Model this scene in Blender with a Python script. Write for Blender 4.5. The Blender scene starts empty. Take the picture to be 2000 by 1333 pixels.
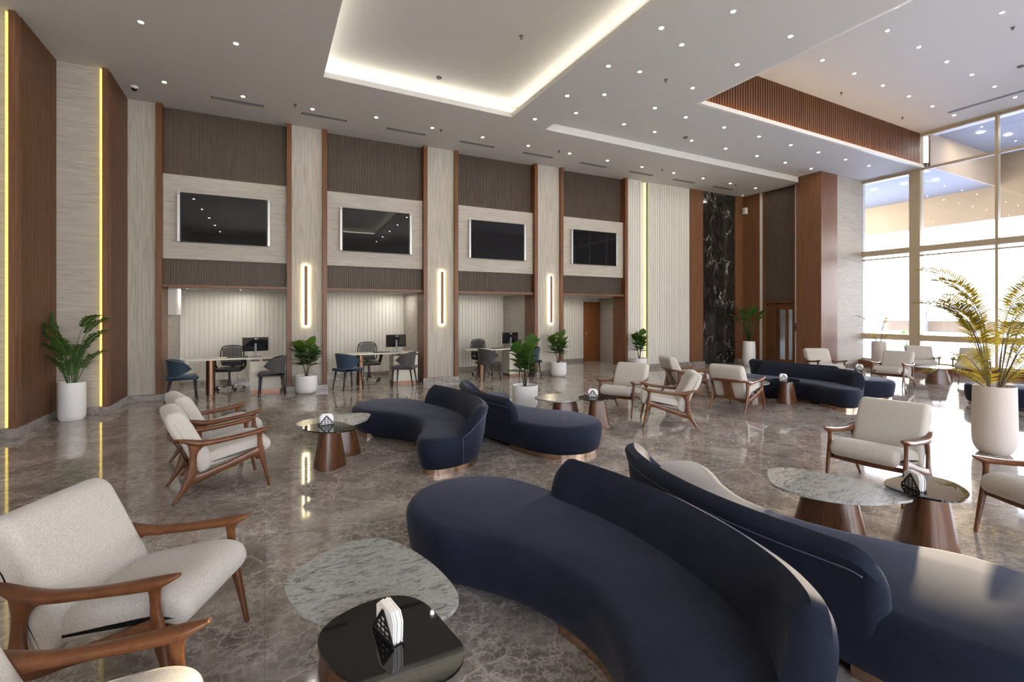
import bpy, bmesh, math, random
from mathutils import Vector, Matrix
random.seed(7)
C = bpy.context.scene.collection
SC = bpy.context.scene
PI = math.pi

# ------------------------------------------------------------------ camera
cam_d = bpy.data.cameras.new('camera'); cam = bpy.data.objects.new('camera', cam_d); C.objects.link(cam)
cam.location = (0, 0, 1.70); cam.rotation_euler = (PI/2, 0, math.radians(-27.43))
cam_d.sensor_width = 36; cam_d.lens = 931/2000*36; cam_d.shift_y = -0.02625
cam_d.clip_start = 0.05; cam_d.clip_end = 400
SC.camera = cam

# ------------------------------------------------------------------ look
SC.view_settings.view_transform = 'Standard'; SC.view_settings.look = 'None'
SC.view_settings.gamma = 1; SC.view_settings.use_curve_mapping = False
SC.view_settings.exposure = -0.04
SC.cycles.use_denoising = True
SC.cycles.max_bounces = 10; SC.cycles.diffuse_bounces = 6; SC.cycles.glossy_bounces = 5
SC.cycles.transparent_max_bounces = 16
SC.cycles.sample_clamp_indirect = 8; SC.cycles.caustics_reflective = False; SC.cycles.caustics_refractive = False

# light levels
SKY = 16.0; SUN = 15.0; LAMP = 480.0; COVE = 12.0; STRIP = 14.0; SPOT = 120.0

# ------------------------------------------------------------------ world
w = bpy.data.worlds.new('world'); SC.world = w; w.use_nodes = True
nt = w.node_tree; nt.nodes.clear()
o_ = nt.nodes.new('ShaderNodeOutputWorld'); bg = nt.nodes.new('ShaderNodeBackground')
tc = nt.nodes.new('ShaderNodeTexCoord'); sx = nt.nodes.new('ShaderNodeSeparateXYZ'); cr = nt.nodes.new('ShaderNodeValToRGB')
nt.links.new(tc.outputs['Generated'], sx.inputs[0]); nt.links.new(sx.outputs['Z'], cr.inputs[0])
e = cr.color_ramp.elements; e[0].position = 0.0; e[0].color = (1, .93, .80, 1); e[1].position = .55; e[1].color = (.55, .68, 1, 1)
m_ = cr.color_ramp.elements.new(.2); m_.color = (.92, .92, 1, 1)
nt.links.new(cr.outputs[0], bg.inputs[0]); bg.inputs[1].default_value = SKY
nt.links.new(bg.outputs[0], o_.inputs[0])

# low evening sun beyond the window wall
sun_d = bpy.data.lights.new('sun', 'SUN'); sun_d.energy = SUN; sun_d.angle = math.radians(1.2); sun_d.color = (1, .78, .52)
sun = bpy.data.objects.new('sun', sun_d); C.objects.link(sun)
az, el = math.radians(20.0), math.radians(5.5)
sdir = Vector((math.cos(az)*math.cos(el), math.sin(az)*math.cos(el), math.sin(el)))
sun.rotation_euler = sdir.to_track_quat('Z', 'Y').to_euler()

# ------------------------------------------------------------------ materials
def lin(c):
    c = c/255
    return c/12.92 if c <= .04045 else ((c+.055)/1.055)**2.4
def rgb(r, g, b): return (lin(r), lin(g), lin(b), 1)
MT = {}
def mat(name, col, rough=.5, metal=0, spec=.5, sheen=0, coat=0, emit=None, es=0):
    m = bpy.data.materials.new(name); m.use_nodes = True
    b = m.node_tree.nodes['Principled BSDF']
    b.inputs['Base Color'].default_value = col; b.inputs['Roughness'].default_value = rough
    b.inputs['Metallic'].default_value = metal; b.inputs['Specular IOR Level'].default_value = spec
    b.inputs['Sheen Weight'].default_value = sheen; b.inputs['Coat Weight'].default_value = coat
    if emit: b.inputs['Emission Color'].default_value = emit; b.inputs['Emission Strength'].default_value = es
    MT[name] = m
    return m, m.node_tree, b
def N(nt, t, **k):
    n = nt.nodes.new(t)
    for a, v in k.items():
        if a.startswith('i_'):
            key = a[2:]; key = int(key) if key.isdigit() else key
            n.inputs[key].default_value = v
        else: setattr(n, a, v)
    return n
def ramp(nt, fac, stops):
    r = nt.nodes.new('ShaderNodeValToRGB'); el_ = r.color_ramp.elements
    el_[0].position, el_[0].color = stops[0]; el_[1].position, el_[1].color = stops[-1]
    for p, c in stops[1:-1]:
        x = el_.new(p); x.color = c
    nt.links.new(fac, r.inputs[0]); return r.outputs[0]
def coords(nt, scale=(1, 1, 1), rot=(0, 0, 0)):
    t = nt.nodes.new('ShaderNodeTexCoord'); mp = nt.nodes.new('ShaderNodeMapping')
    mp.inputs['Scale'].default_value = scale; mp.inputs['Rotation'].default_value = rot
    nt.links.new(t.outputs['Object'], mp.inputs[0]); return mp.outputs[0]
def bump(nt, b, h, st=.3, dist=.01):
    n = nt.nodes.new('ShaderNodeBump'); n.inputs['Strength'].default_value = st; n.inputs['Distance'].default_value = dist
    nt.links.new(h, n.inputs['Height']); nt.links.new(n.outputs[0], b.inputs['Normal'])
def mixc(nt, fac, a, b_):
    m = nt.nodes.new('ShaderNodeMix'); m.data_type = 'RGBA'
    for s, v in ((0, fac), (6, a), (7, b_)):
        if isinstance(v, (tuple, float, int)): m.inputs[s].default_value = v
        else: nt.links.new(v, m.inputs[s])
    return m.outputs[2]

def wood(name, c1, c2, rough=.4, scale=(14, 14, .9), spec=.4):
    m, nt, b = mat(name, c1, rough, spec=spec)
    v = coords(nt, scale)
    n = N(nt, 'ShaderNodeTexNoise', i_Scale=1.6, i_Detail=6.0, i_Roughness=.65, i_Distortion=.8); nt.links.new(v, n.inputs['Vector'])
    nt.links.new(ramp(nt, n.outputs[0], [(.3, c2), (.7, c1)]), b.inputs['Base Color'])
    return m
wood('wood_trim', rgb(120, 76, 44), rgb(88, 54, 30), .38)
wood('wood_panel', rgb(124, 84, 56), rgb(96, 62, 41), .42)
wood('wood_flute', rgb(106, 68, 40), rgb(80, 49, 28), .45)
wood('brown_flute', rgb(94, 80, 69), rgb(76, 64, 55), .5, (20, 20, 1.2))
wood('chair_wood', rgb(116, 70, 38), rgb(82, 48, 24), .33, (9, 9, 9), .5)
wood('table_wood', rgb(112, 74, 48), rgb(66, 40, 26), .3, (16, 16, .8), .5)
wood('door_wood', rgb(142, 88, 50), rgb(116, 68, 38), .4, (6, 6, 20))

# vertical grained grey wood-look veneer and horizontal ribbed wallpaper
m, nt, b = mat('grey_veneer', rgb(176, 168, 156), .6)
v = coords(nt, (22, 22, .7)); n = N(nt, 'ShaderNodeTexNoise', i_Scale=2.2, i_Detail=5.0, i_Distortion=.6); nt.links.new(v, n.inputs['Vector'])
nt.links.new(ramp(nt, n.outputs[0], [(.3, rgb(152, 144, 132)), (.55, rgb(178, 171, 159)), (.75, rgb(190, 184, 172))]), b.inputs['Base Color'])
bump(nt, b, n.outputs[0], .3, .01)
m, nt, b = mat('wallpaper', rgb(180, 172, 162), .65)
v = coords(nt, (1.2, 1.2, 26)); n = N(nt, 'ShaderNodeTexNoise', i_Scale=1.6, i_Detail=4.0, i_Distortion=1.2); nt.links.new(v, n.inputs['Vector'])
nt.links.new(ramp(nt, n.outputs[0], [(.3, rgb(160, 152, 142)), (.6, rgb(182, 175, 165)), (.8, rgb(192, 186, 176))]), b.inputs['Base Color'])
bump(nt, b, n.outputs[0], .5, .015)
mat('paint', rgb(204, 201, 197), .75); mat('outer_paint', rgb(120, 122, 128), .6)
mat('white_flute', rgb(214, 211, 202), .5)
mat('white_trim', rgb(226, 222, 214), .4)
mat('brown_backing', rgb(60, 48, 40), .6)

# polished brown grey marble floor
m, nt, b = mat('floor_marble', rgb(120, 108, 98), .07, spec=.6)
t = nt.nodes.new('ShaderNodeTexCoord'); P0 = t.outputs['Object']
n0 = N(nt, 'ShaderNodeTexNoise', i_Scale=1.1, i_Detail=3.0); nt.links.new(P0, n0.inputs['Vector'])
sc_ = N(nt, 'ShaderNodeVectorMath', operation='SCALE'); sc_.inputs[3].default_value = .9; nt.links.new(n0.outputs['Color'], sc_.inputs[0])
ad = N(nt, 'ShaderNodeVectorMath', operation='ADD'); nt.links.new(P0, ad.inputs[0]); nt.links.new(sc_.outputs[0], ad.inputs[1])
nb = N(nt, 'ShaderNodeTexNoise', i_Scale=2.6, i_Detail=12.0, i_Roughness=.8, i_Distortion=.9); nt.links.new(ad.outputs[0], nb.inputs['Vector'])
base = ramp(nt, nb.outputs[0], [(.3, rgb(96, 88, 83)), (.45, rgb(134, 126, 120)), (.56, rgb(158, 149, 142)), (.72, rgb(190, 181, 173))])
def veins(scale, width, dist):
    nn = N(nt, 'ShaderNodeTexNoise', i_Scale=scale*1.7, i_Detail=5.0, i_Roughness=.6); nt.links.new(P0, nn.inputs['Vector'])
    s2 = N(nt, 'ShaderNodeVectorMath', operation='SCALE'); s2.inputs[3].default_value = dist; nt.links.new(nn.outputs['Color'], s2.inputs[0])
    a2 = N(nt, 'ShaderNodeVectorMath', operation='ADD'); nt.links.new(P0, a2.inputs[0]); nt.links.new(s2.outputs[0], a2.inputs[1])
    vo = N(nt, 'ShaderNodeTexVoronoi', feature='DISTANCE_TO_EDGE', i_Scale=scale); nt.links.new(a2.outputs[0], vo.inputs['Vector'])
    mr = N(nt, 'ShaderNodeMapRange'); mr.inputs[1].default_value = 0; mr.inputs[2].default_value = width; mr.inputs[3].default_value = 1; mr.inputs[4].default_value = 0
    nt.links.new(vo.outputs['Distance'], mr.inputs[0]); return mr.outputs[0]
v1 = veins(1.1, .014, .7); v2 = veins(3.6, .035, .38); v3 = veins(11.0, .12, .16)
mk = N(nt, 'ShaderNodeTexNoise', i_Scale=.9, i_Detail=3.0); nt.links.new(P0, mk.inputs['Vector'])
mkr = N(nt, 'ShaderNodeMapRange'); mkr.inputs[1].default_value = .42; mkr.inputs[2].default_value = .62; nt.links.new(mk.outputs[0], mkr.inputs[0])
def mul(a, b_):
    x = N(nt, 'ShaderNodeMath', operation='MULTIPLY'); nt.links.new(a, x.inputs[0])
    if isinstance(b_, float): x.inputs[1].default_value = b_
    else: nt.links.new(b_, x.inputs[1])
    return x.outputs[0]
mk3 = N(nt, 'ShaderNodeTexNoise', i_Scale=2.3, i_Detail=4.0); nt.links.new(P0, mk3.inputs['Vector'])
mk3r = N(nt, 'ShaderNodeMapRange'); mk3r.inputs[1].default_value = .40; mk3r.inputs[2].default_value = .60; nt.links.new(mk3.outputs[0], mk3r.inputs[0])
c = mixc(nt, mul(mul(v3, mk3r.outputs[0]), .75), base, rgb(206, 197, 188))
c = mixc(nt, mul(mul(v2, mkr.outputs[0]), .8), c, rgb(220, 211, 202))
c = mixc(nt, mul(v1, .6), c, rgb(222, 212, 202))
br = N(nt, 'ShaderNodeTexBrick', offset=0.0, i_Scale=1.0); br.inputs['Mortar Size'].default_value = .0015
br.inputs['Brick Width'].default_value = 1.2; br.inputs['Row Height'].default_value = .8; nt.links.new(P0, br.inputs['Vector'])
c = mixc(nt, mul(br.outputs['Fac'], .5), c, rgb(86, 78, 72))
nt.links.new(c, b.inputs['Base Color'])
rr = N(nt, 'ShaderNodeMapRange'); rr.inputs[3].default_value = .03; rr.inputs[4].default_value = .09; nt.links.new(nb.outputs[0], rr.inputs[0]); nt.links.new(rr.outputs[0], b.inputs['Roughness'])

def stone(name, c1, c2, c3, rough, scale, rot=(0, 0, .6), stretch=(1, 4, 1)):
    m, nt, b = mat(name, c1, rough)
    v = coords(nt, stretch, rot)
    n = N(nt, 'ShaderNodeTexNoise', i_Scale=scale, i_Detail=12.0, i_Roughness=.75, i_Distortion=1.4); nt.links.new(v, n.inputs['Vector'])
    nt.links.new(ramp(nt, n.outputs[0], [(.34, c3), (.44, c1), (.54, c2), (.60, c1), (.66, c3), (.74, c2)]), b.inputs['Base Color'])
stone('plinth_marble', rgb(132, 124, 118), rgb(158, 150, 144), rgb(96, 90, 86), .15, 3)
stone('granite_top', rgb(138, 138, 135), rgb(176, 176, 171), rgb(56, 58, 60), .22, 7.5, (0, 0, .5), (1.1, 3.2, 1))
m, nt, b = mat('black_marble', rgb(26, 24, 23), .12)
t = nt.nodes.new('ShaderNodeTexCoord'); P0 = t.outputs['Object']
mp = N(nt, 'ShaderNodeMapping'); mp.inputs['Scale'].default_value = (1.0, 1, .55); mp.inputs['Rotation'].default_value = (0, .5, 0); nt.links.new(P0, mp.inputs[0]); P0 = mp.outputs[0]
v1 = veins(1.5, .018, .9)
mk = N(nt, 'ShaderNodeTexNoise', i_Scale=1.4, i_Detail=2.0); nt.links.new(P0, mk.inputs['Vector'])
mkr = N(nt, 'ShaderNodeMapRange'); mkr.inputs[1].default_value = .47; mkr.inputs[2].default_value = .62; nt.links.new(mk.outputs[0], mkr.inputs[0])
nb = N(nt, 'ShaderNodeTexNoise', i_Scale=7, i_Detail=8.0); nt.links.new(P0, nb.inputs['Vector'])
cc = ramp(nt, nb.outputs[0], [(.35, rgb(20, 18, 18)), (.7, rgb(52, 48, 46))])
nt.links.new(mixc(nt, mul(v1, mkr.outputs[0]), cc, rgb(190, 184, 178)), b.inputs['Base Color'])

def fabric(name, c1, c2, scale, sheen, rough=.85):
    m, nt, b = mat(name, c1, rough, spec=.2, sheen=sheen)
    b.inputs['Sheen Roughness'].default_value = .4
    v = coords(nt); n = N(nt, 'ShaderNodeTexNoise', i_Scale=scale, i_Detail=4.0, i_Roughness=.7); nt.links.new(v, n.inputs['Vector'])
    nt.links.new(ramp(nt, n.outputs[0], [(.35, c2), (.65, c1)]), b.inputs['Base Color'])
    bump(nt, b, n.outputs[0], .15, .003)
    return b
fabric('cream_fabric', rgb(198, 191, 181), rgb(174, 168, 159), 120, .3)
bb = fabric('navy_velvet', rgb(37, 41, 54), rgb(31, 35, 46), 3, .32, .8); bb.inputs['Specular IOR Level'].default_value = .06; bb.inputs['Sheen Tint'].default_value = rgb(168, 172, 188)
fabric('blue_leather', rgb(56, 72, 88), rgb(46, 60, 74), 20, .1, .5)
fabric('grey_leather', rgb(78, 76, 78), rgb(64, 62, 64), 20, .1, .5)
mat('piping', rgb(84, 88, 108), .6)
mat('brass', (.56, .37, .25, 1), .25, 1)
mat('copper', rgb(140, 106, 88), .38, 1)
mat('chrome', (.8, .8, .8, 1), .12, 1)
mat('silver', rgb(196, 196, 198), .35, .6)
mat('pane_reflection', rgb(196, 206, 222), .25, .9)  # pale blue metal standing in for bright reflections in the door glass
mat('black_glass', (.006, .006, .006, 1), .025, spec=.7)
mat('screen', (.012, .012, .014, 1), .015, spec=.6)
mat('black_plastic', rgb(26, 26, 28), .4)
mat('dark_leg', rgb(44, 40, 42), .4)
mat('dark_base', rgb(22, 18, 18), .7)
mat('dark_grille', rgb(92, 90, 88), .6)
mat('pot_white', rgb(224, 222, 220), .3)
mat('pot_stone', rgb(206, 196, 186), .6)
mat('soil', rgb(52, 40, 32), .9)
mat('bark', rgb(92, 78, 54), .8)
mat('desk_white', rgb(214, 210, 196), .35)
mat('paper', rgb(238, 236, 234), .8)
mat('grey_plastic', rgb(120, 120, 124), .4)
mat('ground', rgb(196, 196, 204), .8)
mat('render_beige', rgb(164, 146, 122), .8)
mat('frame_alu', rgb(176, 160, 134), .45)
mat('logo_white', rgb(225, 225, 228), .4)  # plain white of the monitor logo, no emission
def leafmat(name, c1, c2, tr):
    m, nt, b = mat(name, c1, .45)
    v = coords(nt); n = N(nt, 'ShaderNodeTexNoise', i_Scale=9, i_Detail=2.0); nt.links.new(v, n.inputs['Vector'])
    col = ramp(nt, n.outputs[0], [(.35, c2), (.65, c1)]); nt.links.new(col, b.inputs['Base Color'])
    out = nt.nodes['Material Output']; ts = nt.nodes.new('ShaderNodeBsdfTranslucent'); mx = nt.nodes.new('ShaderNodeMixShader')
    ts.inputs[0].default_value = tr; mx.inputs[0].default_value = .35
    nt.links.new(b.outputs[0], mx.inputs[1]); nt.links.new(ts.outputs[0], mx.inputs[2]); nt.links.new(mx.outputs[0], out.inputs[0])
leafmat('leaf_fig', rgb(62, 98, 48), rgb(38, 68, 34), rgb(110, 150, 50))
leafmat('leaf_palm', rgb(66, 104, 50), rgb(42, 74, 34), rgb(120, 150, 50))
leafmat('leaf_backlit', rgb(100, 104, 46), rgb(70, 76, 34), rgb(168, 150, 44))  # yellow of light shining through the fronds, put into the leaf colour
def emis(name, col, st):
    m = bpy.data.materials.new(name); m.use_nodes = True; nt = m.node_tree; nt.nodes.clear()
    o = nt.nodes.new('ShaderNodeOutputMaterial'); e = nt.nodes.new('ShaderNodeEmission')
    e.inputs[0].default_value = col; e.inputs[1].default_value = st; nt.links.new(e.outputs[0], o.inputs[0]); MT[name] = m
emis('lamp_cool', (1, .93, .84, 1), LAMP)
emis('lamp_room', (1, .95, .86, 1), LAMP*1.5)
emis('led_cove', (1, .95, .80, 1), COVE)
emis('led_yellow', (1, .74, .16, 1), 2.2)
emis('led_lime', (1, .93, .38, 1), 1.7)
emis('led_line', (1, .80, .40, 1), 9.0)
emis('led_halo', (1, .86, .52, 1), STRIP)
emis('led_amber', (1, .62, .20, 1), 22.0)
# window glass: straight-through transparency with a mirror film that grows at grazing angles
m = bpy.data.materials.new('glass'); m.use_nodes = True; nt = m.node_tree; nt.nodes.clear(); MT['glass'] = m
o = nt.nodes.new('ShaderNodeOutputMaterial'); tr = nt.nodes.new('ShaderNodeBsdfTransparent'); gl = nt.nodes.new('ShaderNodeBsdfGlossy'); gl.inputs['Roughness'].default_value = .0
tr.inputs[0].default_value = (.93, .95, .97, 1)
fr = nt.nodes.new('ShaderNodeFresnel'); fr.inputs[0].default_value = 1.5; mx = nt.nodes.new('ShaderNodeMixShader')
nt.links.new(fr.outputs[0], mx.inputs[0]); nt.links.new(tr.outputs[0], mx.inputs[1]); nt.links.new(gl.outputs[0], mx.inputs[2]); nt.links.new(mx.outputs[0], o.inputs[0])

# ------------------------------------------------------------------ mesh helpers
class MB:
    def __init__(s): s.v = []; s.f = []
    def add(s, vs, fs):
        b = len(s.v); s.v += [tuple(p) for p in vs]; s.f += [tuple(i+b for i in f) for f in fs]; return s
    def box(s, x0, x1, y0, y1, z0, z1):
        return s.add([(x0,y0,z0),(x1,y0,z0),(x1,y1,z0),(x0,y1,z0),(x0,y0,z1),(x1,y0,z1),(x1,y1,z1),(x0,y1,z1)],
                     [(0,3,2,1),(4,5,6,7),(0,1,5,4),(1,2,6,5),(2,3,7,6),(3,0,4,7)])
    def prism(s, pts, z0, z1):   # 2-D outline (ccw) pulled up
        n = len(pts)
        vs = [(x, y, z0) for x, y in pts]+[(x, y, z1) for x, y in pts]
        fs = [tuple(range(n-1, -1, -1)), tuple(range(n, 2*n))]+[(i, (i+1) % n, n+(i+1) % n, n+i) for i in range(n)]
        return s.add(vs, fs)
    def rings(s, rings, cap0=True, cap1=True):   # list of closed loops of equal length
        n = len(rings[0]); vs = [p for r in rings for p in r]; fs = []
        for k in range(len(rings)-1):
            for i in range(n):
                j = (i+1) % n; fs.append((k*n+i, k*n+j, (k+1)*n+j, (k+1)*n+i))
        if cap0: fs.append(tuple(range(n-1, -1, -1)))
        if cap1: b = (len(rings)-1)*n; fs.append(tuple(range(b, b+n)))
        return s.add(vs, fs)
    def lathe(s, prof, n=32, c=(0, 0), caps=True):
        return s.rings([[(c[0]+r*math.cos(2*PI*i/n), c[1]+r*math.sin(2*PI*i/n), z) for i in range(n)] for r, z in prof], caps, caps)
    def tube(s, pts, r, n=8, r1=None):
        k = len(pts); return s.sweep([(p, r+((r1 if r1 is not None else r)-r)*i/(k-1), r+((r1 if r1 is not None else r)-r)*i/(k-1)) for i, p in enumerate(pts)], (0.13, .21, .97) if abs((Vector(pts[-1])-Vector(pts[0])).normalized().z) < .9 else (1, 0, 0), n, 2)
    def sweep(s, st, side, n=10, p=2.6):
        # st: (point, half size along in-plane normal, half size along side)
        side = Vector(side).normalized(); P = [Vector(q[0]) for q in st]; rings = []
        for i, (q, a, b_) in enumerate(st):
            t = (P[min(i+1, len(P)-1)]-P[max(i-1, 0)]).normalized()
            nn = t.cross(side); nn = nn.normalized() if nn.length > 1e-6 else Vector((1, 0, 0)); sd = nn.cross(t).normalized()
            r = []
            for k in range(n):
                an = 2*PI*(k+.5)/n; ca, sa = math.cos(an), math.sin(an)
                x = math.copysign(abs(ca)**(2/p), ca)*a; y = math.copysign(abs(sa)**(2/p), sa)*b_
                r.append(tuple(P[i]+nn*x+sd*y))
            rings.append(r)
        return s.rings(rings)
    def ob(s, name, m, parent=None, smooth=False, bevel=0, M=None, fix=True):
        me = bpy.data.meshes.new(name); me.from_pydata(s.v, [], s.f)
        if fix:
            bm = bmesh.new(); bm.from_mesh(me); bmesh.ops.recalc_face_normals(bm, faces=bm.faces); bm.to_mesh(me); bm.free()
        me.materials.append(MT[m]); o = bpy.data.objects.new(name, me); C.objects.link(o)
        if smooth:
            me.polygons.foreach_set('use_smooth', [True]*len(me.polygons))
            if smooth == 'auto':
                me.set_sharp_from_angle(angle=math.radians(38))
        if bevel:
            bv = o.modifiers.new('bevel', 'BEVEL'); bv.width = bevel; bv.segments = 2; bv.limit_method = 'ANGLE'
        if parent: o.parent = parent
        if M is not None: o.matrix_world = M
        return o
def cr_path(st, m=5):
    """Catmull-Rom through stations (x,y,z,a,b)"""
    out = []; n = len(st)
    for i in range(n-1):
        p0, p1, p2, p3 = st[max(i-1, 0)], st[i], st[i+1], st[min(i+2, n-1)]
        for k in range(m):
            t = k/m; out.append(tuple(.5*((2*b)+(-a+c)*t+(2*a-5*b+4*c-d)*t*t+(-a+3*b-3*c+d)*t**3) for a, b, c, d in zip(p0, p1, p2, p3)))
    out.append(tuple(st[-1])); return [((q[0], q[1], q[2]), max(q[3], .002), max(q[4], .002)) for q in out]
def cr_closed(pts, m=6):
    out = []; n = len(pts)
    for i in range(n):
        p0, p1, p2, p3 = pts[i-1], pts[i], pts[(i+1) % n], pts[(i+2) % n]
        for k in range(m):
            t = k/m; out.append(tuple(.5*((2*b)+(-a+c)*t+(2*a-5*b+4*c-d)*t*t+(-a+3*b-3*c+d)*t**3) for a, b, c, d in zip(p0, p1, p2, p3)))
    return out
def area2(p): return sum(p[i-1][0]*p[i][1]-p[i][0]*p[i-1][1] for i in range(len(p)))/2
def inset(pts, d):
    """move a closed ccw loop inward by d along its normals"""
    n = len(pts); out = []
    for i in range(n):
        a, b = pts[i-1], pts[(i+1) % n]; tx, ty = b[0]-a[0], b[1]-a[1]; L = math.hypot(tx, ty) or 1
        out.append((pts[i][0]-ty/L*d, pts[i][1]+tx/L*d))
    return out
def tagt(o, label, cat, group=None):
    o['label'] = label; o['category'] = cat
    if group: o['group'] = group
    return o
def thing(name, label, cat, loc=(0, 0, 0), rz=0, group=None):
    o = bpy.data.objects.new(name, None); C.objects.link(o); o.location = loc; o.rotation_euler = (0, 0, rz); o.empty_display_size = .1
    return tagt(o, label, cat, group)
def dup(root, loc, rz, label, group=None, scale=None):
    r = root.copy(); C.objects.link(r); r.location = loc; r.rotation_euler = (0, 0, rz); r['label'] = label
    if group: r['group'] = group
    if scale: r.scale = scale
    for ch in list(root.children):
        c = ch.copy(); C.objects.link(c); c.parent = r
        for g in ch.children:
            d = g.copy(); C.objects.link(d); d.parent = c
    return r
def st(o): o['kind'] = 'structure'; return o
def bx(name, m, x0, x1, y0, y1, z0, z1, bevel=0, M=None): return st(MB().box(x0, x1, y0, y1, z0, z1).ob(name, m, bevel=bevel, M=M))

# ------------------------------------------------------------------ room shell
Z1, Z2, Z3 = 5.88, 6.05, 7.10
XE, XW, YB = 15.15, 17.40, -6.0      # end wall, window wall, wall behind the viewpoint
bx('floor', 'floor_marble', -5, 18, YB-.3, 15.2, -.1, 0)
MB_back = Matrix.Translation((-1.8, 11.65, 0)) @ Matrix.Rotation(math.atan2(-.3, 16.8), 4, 'Z')   # the back wall runs very slightly askew
def bk(name, m, u0, u1, y0, y1, z0, z1, bevel=0): return bx(name, m, u0, u1, y0, y1, z0, z1, bevel, MB_back)
def flutes(name, m, L, z0, z1, pitch, depth, M, gap=.3, back=.03):
    """vertical ribs as one continuous profile; local x along the panel, ribs stand out to -y"""
    n = max(1, round(L/pitch)); p = L/n; top = []
    for i in range(n):
        a = i*p; top += [(a, 0), (a+.06*p, -depth), (a+(1-gap)*p, -depth), (a+(1-gap+.06)*p, 0)]
    pts = top+[(L, 0), (L, back), (0, back)]
    o = MB().prism(pts, z0, z1).ob(name, m, M=M, fix=False)
    return st(o)
# main ceiling, built around the light cove
cv = (.92, 4.66, -3.0, 8.98)
c_ = MB()
c_.box(-5, 18, 9.22, 15, Z1, Z1+.1); c_.box(-5, cv[0], YB-.2, 9.22, Z1, Z1+.1); c_.box(cv[1], 5.63, YB-.2, 9.22, Z1, Z1+.1)
c_.box(cv[0], cv[1], cv[3], 9.22, Z1, Z1+.1); c_.box(cv[0], cv[1], YB-.2, cv[2], Z1, Z1+.1)
st(c_.ob('ceiling', 'paint'))
# light cove: ledge, rear wall, raised tray
g = .22; ct = Z1+.34
k_ = MB(); x0, x1, y0, y1 = cv
k_.box(x0-g-.05, x1+g+.05, y0-g-.05, y1+g+.05, ct, ct+.05)
k_.box(x0-g-.05, x0-g, y0-g, y1+g, Z1+.1, ct); k_.box(x1+g, x1+g+.05, y0-g, y1+g, Z1+.1, ct)
k_.box(x0-g, x1+g, y0-g-.05, y0-g, Z1+.1, ct); k_.box(x0-g, x1+g, y1+g, y1+g+.05, Z1+.1, ct)
st(k_.ob('ceiling', 'paint'))
l_ = MB(); h0, h1 = Z1+.12, Z1+.15; q = .12
l_.box(x0-q-.03, x0-q, y0-q, y1+q, h0, h1); l_.box(x1+q, x1+q+.03, y0-q, y1+q, h0, h1)
l_.box(x0-q, x1+q, y1+q, y1+q+.03, h0, h1); l_.box(x0-q, x1+q, y0-q-.03, y0-q, h0, h1)
tagt(l_.ob('led_strip', 'led_cove'), 'warm white light strip hidden behind the lip of the big rectangular ceiling cove', 'light strip')
# raised ceiling between the cove side and the window side
r_ = MB()
r_.box(5.63, 18, 7.0, 9.22, Z2, Z2+.1); r_.box(5.63, 7.9, YB-.2, 7.0, Z2, Z2+.1)
st(r_.ob('ceiling', 'paint'))
r_ = MB(); r_.box(5.58, 5.63, YB, 9.27, Z1+.1, Z2+.1); r_.box(5.63, 18, 9.22, 9.27, Z1+.1, Z2+.1); st(r_.ob('ceiling', 'paint'))
# high ceiling by the windows, its fluted timber faces and pale lip
bx('ceiling', 'paint', 7.8, 18, YB-.2, 7.1, Z3, Z3+.1)
flutes('trim_1', 'wood_flute', 9.5, Z2+.1, Z3, .085, .02, Matrix.Translation((7.9, 7.04, 0)), .35)
flutes('trim_2', 'wood_flute', 13.0, Z2+.1, Z3, .085, .02, Matrix.Translation((7.88, YB, 0)) @ Matrix.Rotation(PI/2, 4, 'Z'), .35)
r_ = MB(); r_.box(7.9, XW, 6.93, 7.0, Z2-.0, Z2+.09); r_.box(7.9, 7.97, YB, 6.93, Z2, Z2+.09); st(r_.ob('trim_3', 'white_trim', bevel=.006))
tagt(MB().box(8.0, XW-.1, 6.97, 6.99, Z2+.093, Z2+.105).ob('led_strip', 'led_amber'), 'amber light strip grazing the fluted timber face of the high ceiling', 'light strip')

# ---- back wall (local u along the wall)
U = [0.0, 3.06, 6.20, 9.37]; BW = 2.23
ZO, ZL, ZT = 2.24, 2.82, 4.52
bk('wall_back', 'grey_veneer', -.80, -.10, -.02, .55, 0, Z1)
bounds = [(2.28, 2.98), (5.37, 6.12), (8.52, 9.29)]
for a, b in bounds: bk('wall_back', 'grey_veneer', a, b, -.02, .5, 0, Z1)
for i, u in enumerate(U):
    e_ = u+BW
    bk('trim_%d' % (10+i), 'wood_trim', u-.10, u, -.10, .5, .1, Z1, .004)
    bk('trim_%d' % (20+i), 'wood_trim', e_, e_+.10, -.10, .5, .1, Z1, .004)
    bk('wall_back', 'wallpaper', u, e_, .02, .5, ZL, ZT)
    bk('wall_back', 'brown_backing', u, e_, .10, .16, ZO+.05, ZL)
    bk('wall_back', 'brown_backing', u, e_, .14, .5, ZT, Z1)
    flutes('trim_%d' % (30+i), 'brown_flute', BW, ZT, Z1, .044, .022, MB_back @ Matrix.Translation((u, .136, 0)), .45)
    flutes('trim_%d' % (40+i), 'brown_flute', BW, ZO+.06, ZL, .044, .022, MB_back @ Matrix.Translation((u, .095, 0)), .45)
    bk('trim_%d' % (50+i), 'wood_trim', u, e_, -.02, .12, ZO, ZO+.06, .004)
    tagt(MB().box(u+.02, e_-.02, .10, .104, ZT+.001, ZT+.004).ob('led_strip', 'led_line', M=MB_back),
         'thin warm light line above the television panel of the %s bay' % ['first', 'second', 'third', 'fourth'][i], 'light strip')
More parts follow.
